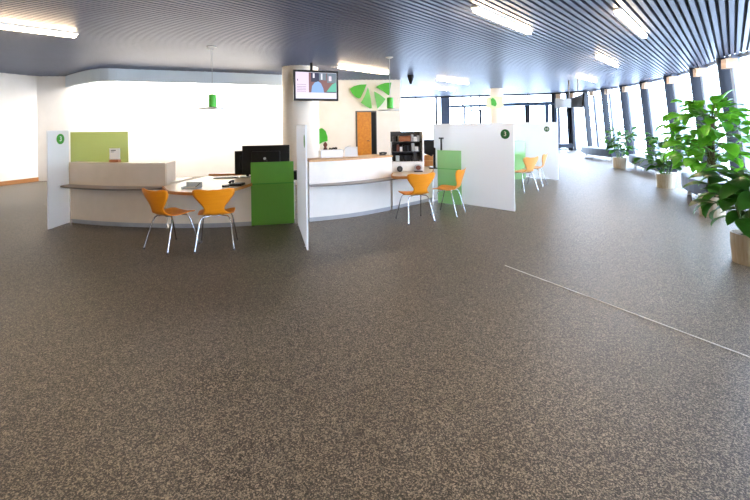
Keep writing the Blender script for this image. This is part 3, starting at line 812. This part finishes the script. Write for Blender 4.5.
mb = MB().tube([(p.x - .16 + .16 * (1 - math.cos(t * PI / 16)), 7.27, 1.02 + .19 * math.sin(t * PI / 16)) for t in range(9)], .004, 6)
tag(mb.build('wire', M['silver']), 'thin curved wire arching up beside the clear stand', 'wire')
p = PY(342, 155, 7.2); tag(MB().lathe([(.012, 0), (.012, .07), (.006, .075)], (p.x, 7.12, 1.0155), 12).build('marker_pen', M['black'], smooth=True), 'short black pen standing upright right of the printer', 'pen')
p = PY(383, 156, 7.5)
th = thing('telephone', 'flat dark telephone at the right end of the wooden counter top', 'telephone', (p.x, 7.5, 1.016))
MB().slab([(p.x - .07, 7.40, 1.0155), (p.x + .05, 7.42, 1.0155), (p.x + .05, 7.58, 1.0155), (p.x - .07, 7.56, 1.0155)], (0, 0, 1), .022).build('phone_body', M['dark'], th, bevel=.005)
MB().tube([(p.x - .07, 7.5, 1.05), (p.x, 7.5, 1.062), (p.x + .07, 7.5, 1.05)], [.018, .013, .018], 10).build('handset', M['black'], th, smooth=True)

# white shelf unit crammed with equipment
Ys = 7.62; a = PY(391.5, 150, Ys).x; b = PY(424, 150, Ys).x; dp = .45
th = thing('shelf_unit', 'white open shelf unit crammed with equipment on the right desk', 'shelf unit', ((a + b) / 2, Ys, .686))
zt = 1.44; zm = .87
MB().box((a, Ys, .686), (b, Ys + dp, zm)).build('drawer_box', M['white'], th, bevel=.006)
MB().box((a, Ys + dp - .02, zm), (b, Ys + dp, zt)).build('back_panel', M['dark'], th)
MB().box((b - .03, Ys, zm), (b, Ys + dp, zt)).build('side_panel', M['white'], th)
MB().box((a, Ys + .2, zm), (a + .015, Ys + dp, zt - .2)).build('side_panel', M['white'], th)
for z in (1.05, 1.24): MB().box((a + .015, Ys + .06, z), (b - .03, Ys + dp - .02, z + .012)).build('shelf', M['dark'], th)
random.seed(11)
mats_c = ['black', 'dark', 'silver', 'black', 'dark', 'white', 'red', 'black', 'silver']
names_c = {'black': 'black', 'dark': 'dark grey', 'silver': 'silver', 'white': 'white', 'red': 'brown'}
zt_l = [zm, 1.062, 1.252]
rowname = ['bottom', 'middle', 'top']
for r_ in range(3):
    x = a + .03; i = 0
    while x < b - .10:
        w = random.uniform(.035, .075); h = random.uniform(.08, .155); mk = random.choice(mats_c); dd = random.uniform(.08, .2)
        if r_ > 0 and x > b - .26: mk = 'white' if i % 2 else 'silver'
        y0 = Ys + .07 + random.random() * .05
        o = MB().box((x, y0, zt_l[r_] + .0005), (x + w, y0 + dd, zt_l[r_] + h)).build('equipment_case', M[mk], bevel=.006)
        pos = ['first', 'second', 'third', 'fourth', 'fifth', 'sixth', 'seventh', 'eighth', 'ninth', 'tenth'][i]
        tag(o, 'small %s case, %s from the left on the %s shelf of the white unit' % (names_c[mk], pos, rowname[r_]), 'case', 'cases in the white shelf unit')
        x += w + random.uniform(.002, .012); i += 1
o = box_thing('cardboard_box', 'orange brown box on top of the shelf unit clutter', 'box', (a + .14, Ys + .0, 1.26), (a + .36, Ys + .062, 1.36), M['brown'])
o.location = (0, 0, .0)
c = (a + .15, Ys - .02, .755)
th = thing('webcam_ball', 'round black speaker in front of the white shelf unit', 'speaker', (c[0], Ys - .07, .686))
vs = [(c[0] + .055 * math.cos(t * PI / 12), Ys - .03, .745 + .055 * math.sin(t * PI / 12)) for t in range(24)]
MB().slab(vs, (0, -1, 0), .06).build('case', M['black'], th, bevel=.01)
vs = [(c[0] + .03 * math.cos(t * PI / 12), Ys - .0905, .745 + .03 * math.sin(t * PI / 12)) for t in range(24)]
MB().slab(vs, (0, -1, 0), .004).build('cone', M['dark'], th)
th.name = 'speaker'
c = b - .12
th = thing('tape_dispenser', 'brown and grey round dispenser at the right corner of the shelf unit', 'dispenser', (c, Ys - .06, .686))
vs = [(c + .075 * math.cos(t * PI / 12), Ys - .02, .765 + .062 * math.sin(t * PI / 12)) for t in range(24)]
MB().slab(vs, (0, -1, 0), .05).build('wheel', M['silver'], th, bevel=.008)
vs = [(c + .05 * math.cos(t * PI / 12), Ys - .0705, .765 + .042 * math.sin(t * PI / 12)) for t in range(24)]
MB().slab(vs, (0, -1, 0), .006).build('core', M['red'], th)
MB().box((c - .08, Ys - .09, .686), (c + .08, Ys - .02, .702)).build('base', M['black'], th)
# monitor, wooden drawers and post right of the shelf unit
c = PY(429, 150, 8.1)
th = thing('computer_monitor', 'black monitor seen from the side between shelf unit and light green screen', 'monitor', (c.x, 8.1, .686))
MB().slab([(c.x - .12, 8.1, 1.0), (c.x + .05, 8.05, .93), (c.x + .09, 8.03, 1.0), (c.x + .09, 8.03, 1.27), (c.x - .12, 8.1, 1.27)], (.2, 1, 0), .04).build('casing', M['black'], th, bevel=.006)
MB().tube([(c.x + .1, 8.05, .69), (c.x + .1, 8.05, 1.1), (c.x + .02, 8.08, 1.1)], .025, 10).build('stand', M['black'], th)
MB().lathe([(.09, .686), (.09, .70)], (c.x + .08, 8.07, 0), 20).build('base', M['black'], th)
c = PY(429, 168, 8.6)
th = thing('cabinet', 'low wooden drawer box under the side-on monitor', 'drawers', (c.x, 8.6, .686))
MB().box((c.x - .16, 8.48, .686), (c.x + .16, 8.72, .93)).build('body', M['wood'], th, bevel=.004)
MB().box((c.x - .15, 8.47, .70), (c.x + .15, 8.48, .80)).build('drawer', M['woodedge'], th)
MB().box((c.x - .15, 8.47, .815), (c.x + .15, 8.48, .915)).build('drawer', M['woodedge'], th)
c = PY(441.3, 150, 8.08)
th = thing('signal_post', 'thin black post with a small cap rising behind the light green screen', 'post', (c.x, 8.08, 0))
MB().tube([(c.x, 8.08, .0), (c.x, 8.08, 1.28)], .018, 10).build('pole', M['black'], th)
MB().lathe([(.05, 1.28), (.05, 1.31)], (c.x, 8.08, 0), 16).build('cap', M['black'], th)

# ---------------------------------------------------------------- benches
def bench(p0, p1, label, bulge=.12, w=.58, shift=0.0):
    p0, p1 = Vector(p0), Vector(p1); d = (p1 - p0).normalized(); nn = Vector((d.y, -d.x))       # toward the room
    if nn.x > 0: nn = -nn
    mid = (p0 + p1) / 2
    F = [p0.lerp(p1, t / 8) + nn * bulge * math.sin(PI * t / 8) for t in range(9)]
    B = [f - nn * w for f in F]
    th = thing('bench', label, 'bench', (mid.x, mid.y, 0), 'navy benches along the windows')
    MB().strip(F, B, .18, .45).build('seat', M['navy'], th, bevel=.02)
    MB().strip([f - nn * .1 for f in F], [b + nn * .1 for b in B], .135, .18).build('under_frame', M['dark'], th)
    for t in (1, 7):
        for off in (.14, w - .14):
            c = F[t] - nn * off
            MB().prism([c + d * sx * .035 + nn * sy * .035 for sx, sy in ((-1, -1), (1, -1), (1, 1), (-1, 1))], 0, .136).build('leg', M['benchmetal'], th)
bench((9.3, 18.1), (9.36, 15.9), 'navy bench farthest from the camera, left of the potted plants')
bench((8.68, 13.7), (7.95, 11.3), 'navy bench between the first and second potted plants from the back')
bench((6.68, 8.75), (6.0, 7.25), 'nearest navy bench, between the two tall potted plants')
p = PZ(553, 152); th = thing('bench', 'dark low bench far back near the corner of the glazing', 'bench', (p.x + .4, 21.2, 0), 'navy benches along the windows')
MB().box((p.x - .2, 20.9, .2), (p.x + 1.0, 21.4, .42)).build('seat', M['navy'], th, bevel=.02)
for lx in (.0, .8):
    MB().box((p.x + lx, 21.1, 0), (p.x + lx + .07, 21.2, .2)).build('leg', M['benchmetal'], th)

# ---------------------------------------------------------------- plants
def leaf(mb, base, dirv, L, w, droop, roll=0.0, heart=.12):
    """a broad pointed leaf with a mid-rib fold, bending down by droop"""
    d = Vector(dirv).normalized(); side = d.cross(Vector((0, 0, 1)))
    if side.length < .05: side = Vector((1, 0, 0))
    side.normalize(); side = (Matrix.Rotation(roll, 3, d) @ side); up = side.cross(d).normalized()
    n = 7; vs = []; p = Vector(base); cur = d.copy()
    prof = [.12, .72, .98, 1.0, .85, .55, .02]
    for i in range(n):
        hw = prof[i] * w / 2; u = side.cross(cur).normalized()
        vs += [p - side * hw + u * hw * .28, p.copy(), p + side * hw + u * hw * .28]
        cur = (Matrix.Rotation(-droop / n, 3, side) @ cur).normalized(); p = p + cur * L / (n - 1)
    fs = []
    for i in range(n - 1):
        a = i * 3; fs += [(a, a + 1, a + 4, a + 3), (a + 1, a + 2, a + 5, a + 4)]
    mb.add(vs, fs)


def pot(c, r, h, th):
    MB().lathe([(r * .93, .0), (r, h * .5), (r * 1.02, h), (r * .93, h), (r * .9, h * .86), (.01, h * .86)], (c.x, c.y, 0), 36).build('pot', M['pot'], th, smooth=True)
    MB().lathe([(r * .9, h * .86), (r * .5, h * .89), (.01, h * .9)], (c.x, c.y, 0), 24).build('soil', M['soil'], th, smooth=True)


def bushy(px, py, r, h, label, height, spread, nleaf, size, seed, stems=7, mleaf='leafdark', low=.25):
    random.seed(seed); c = PZ(px, py); th = thing('potted_plant', label, 'potted plant', (c.x, c.y, 0), 'potted plants along the windows')
    pot(c, r, h, th)
    st = MB(); lf = MB(); tips = []
    for i in range(stems):
        a = 2 * PI * i / stems + random.random() * .6; R_ = spread * random.uniform(.35, .75); H = height * random.uniform(.55, .95)
        p0 = Vector((c.x + math.cos(a) * r * .3, c.y + math.sin(a) * r * .3, h * .85)); p3 = Vector((c.x + math.cos(a) * R_, c.y + math.sin(a) * R_, H))
        pts = [p0, p0.lerp(p3, .35) + Vector((0, 0, .08 * height)), p0.lerp(p3, .7) + Vector((0, 0, .08 * height)), p3]
        pts3 = []
        for t in range(9):
            u = t / 8; pts3.append((1 - u) ** 3 * pts[0] + 3 * u * (1 - u) ** 2 * pts[1] + 3 * u * u * (1 - u) * pts[2] + u ** 3 * pts[3])
        st.tube(pts3, [.011 - .0009 * t for t in range(9)], 6); tips.append(pts3)
    for i in range(nleaf):
        pts3 = tips[i % stems]; k = min(8, int(random.uniform(low, 1.0) * 9)); b = pts3[k]
        a = random.random() * 2 * PI; e = random.uniform(-.2, .8)
        dv = Vector((math.cos(a) * math.cos(e), math.sin(a) * math.cos(e), math.sin(e)))
        pl = random.uniform(.05, .16) * size / .2; b2 = b + dv * pl
        st.tube([b, b2], .003, 4)
        leaf(lf, b2, dv, size * random.uniform(.7, 1.25), size * random.uniform(.42, .62), random.uniform(.6, 1.6), random.uniform(-.5, .5))
    st.build('stems', M['stem'], th, smooth=True, fix=False)
    lf.build('foliage', M[mleaf], th, smooth=True, fix=False)
    return th
bushy(619.5, 168, .20, .36, 'smallest and farthest potted plant, beside the farthest bench', 1.45, .62, 95, .24, 21, 8)
bushy(665.5, 187.5, .185, .33, 'broad dark leafy potted plant between the two nearer benches', 1.2, .75, 110, .25, 5, 9)
# tall plant on a moss pole
random.seed(9); c = PZ(712, 215.5)
th = thing('potted_plant', 'tallest potted plant, climbing a mossy pole with bright green leaves', 'potted plant', (c.x, c.y, 0), 'potted plants along the windows')
pot(c, .18, .34, th)
MB().lathe([(.05, .28), (.055, .8), (.05, 1.3), (.055, 1.62), (.02, 1.66)], (c.x, c.y, 0), 14).build('moss_pole', M['moss'], th, smooth=True)
st = MB(); lf = MB()
for i in range(190):
    z = .72 + 1.1 * random.random() ** .9; a = random.random() * 2 * PI; e = random.uniform(-.1, .75) + (.5 if z > 1.6 else 0)
    reach = random.uniform(.12, .55) * (1.0 if z < 1.6 else .6)
    dv = Vector((math.cos(a) * math.cos(e), math.sin(a) * math.cos(e), math.sin(e)))
    b = Vector((c.x, c.y, min(z, 1.62))) + Vector((math.cos(a), math.sin(a), 0)) * .05
    b2 = b + dv * reach
    st.tube([b, b.lerp(b2, .5) + Vector((0, 0, .03)), b2], [.006, .004, .003], 5)
    leaf(lf, b2, (dv + Vector((0, 0, -.1))).normalized(), random.uniform(.2, .34), random.uniform(.12, .2), random.uniform(.7, 1.7), random.uniform(-.5, .5))
st.build('stems', M['stem'], th, smooth=True, fix=False); lf.build('foliage', M['leaf'], th, smooth=True, fix=False)
# nearest plant: big drooping leaves
bushy(751, 263, .17, .33, 'nearest potted plant with big drooping leaves at the right edge', 1.05, .34, 95, .28, 15, 11, 'leafdark', .3)
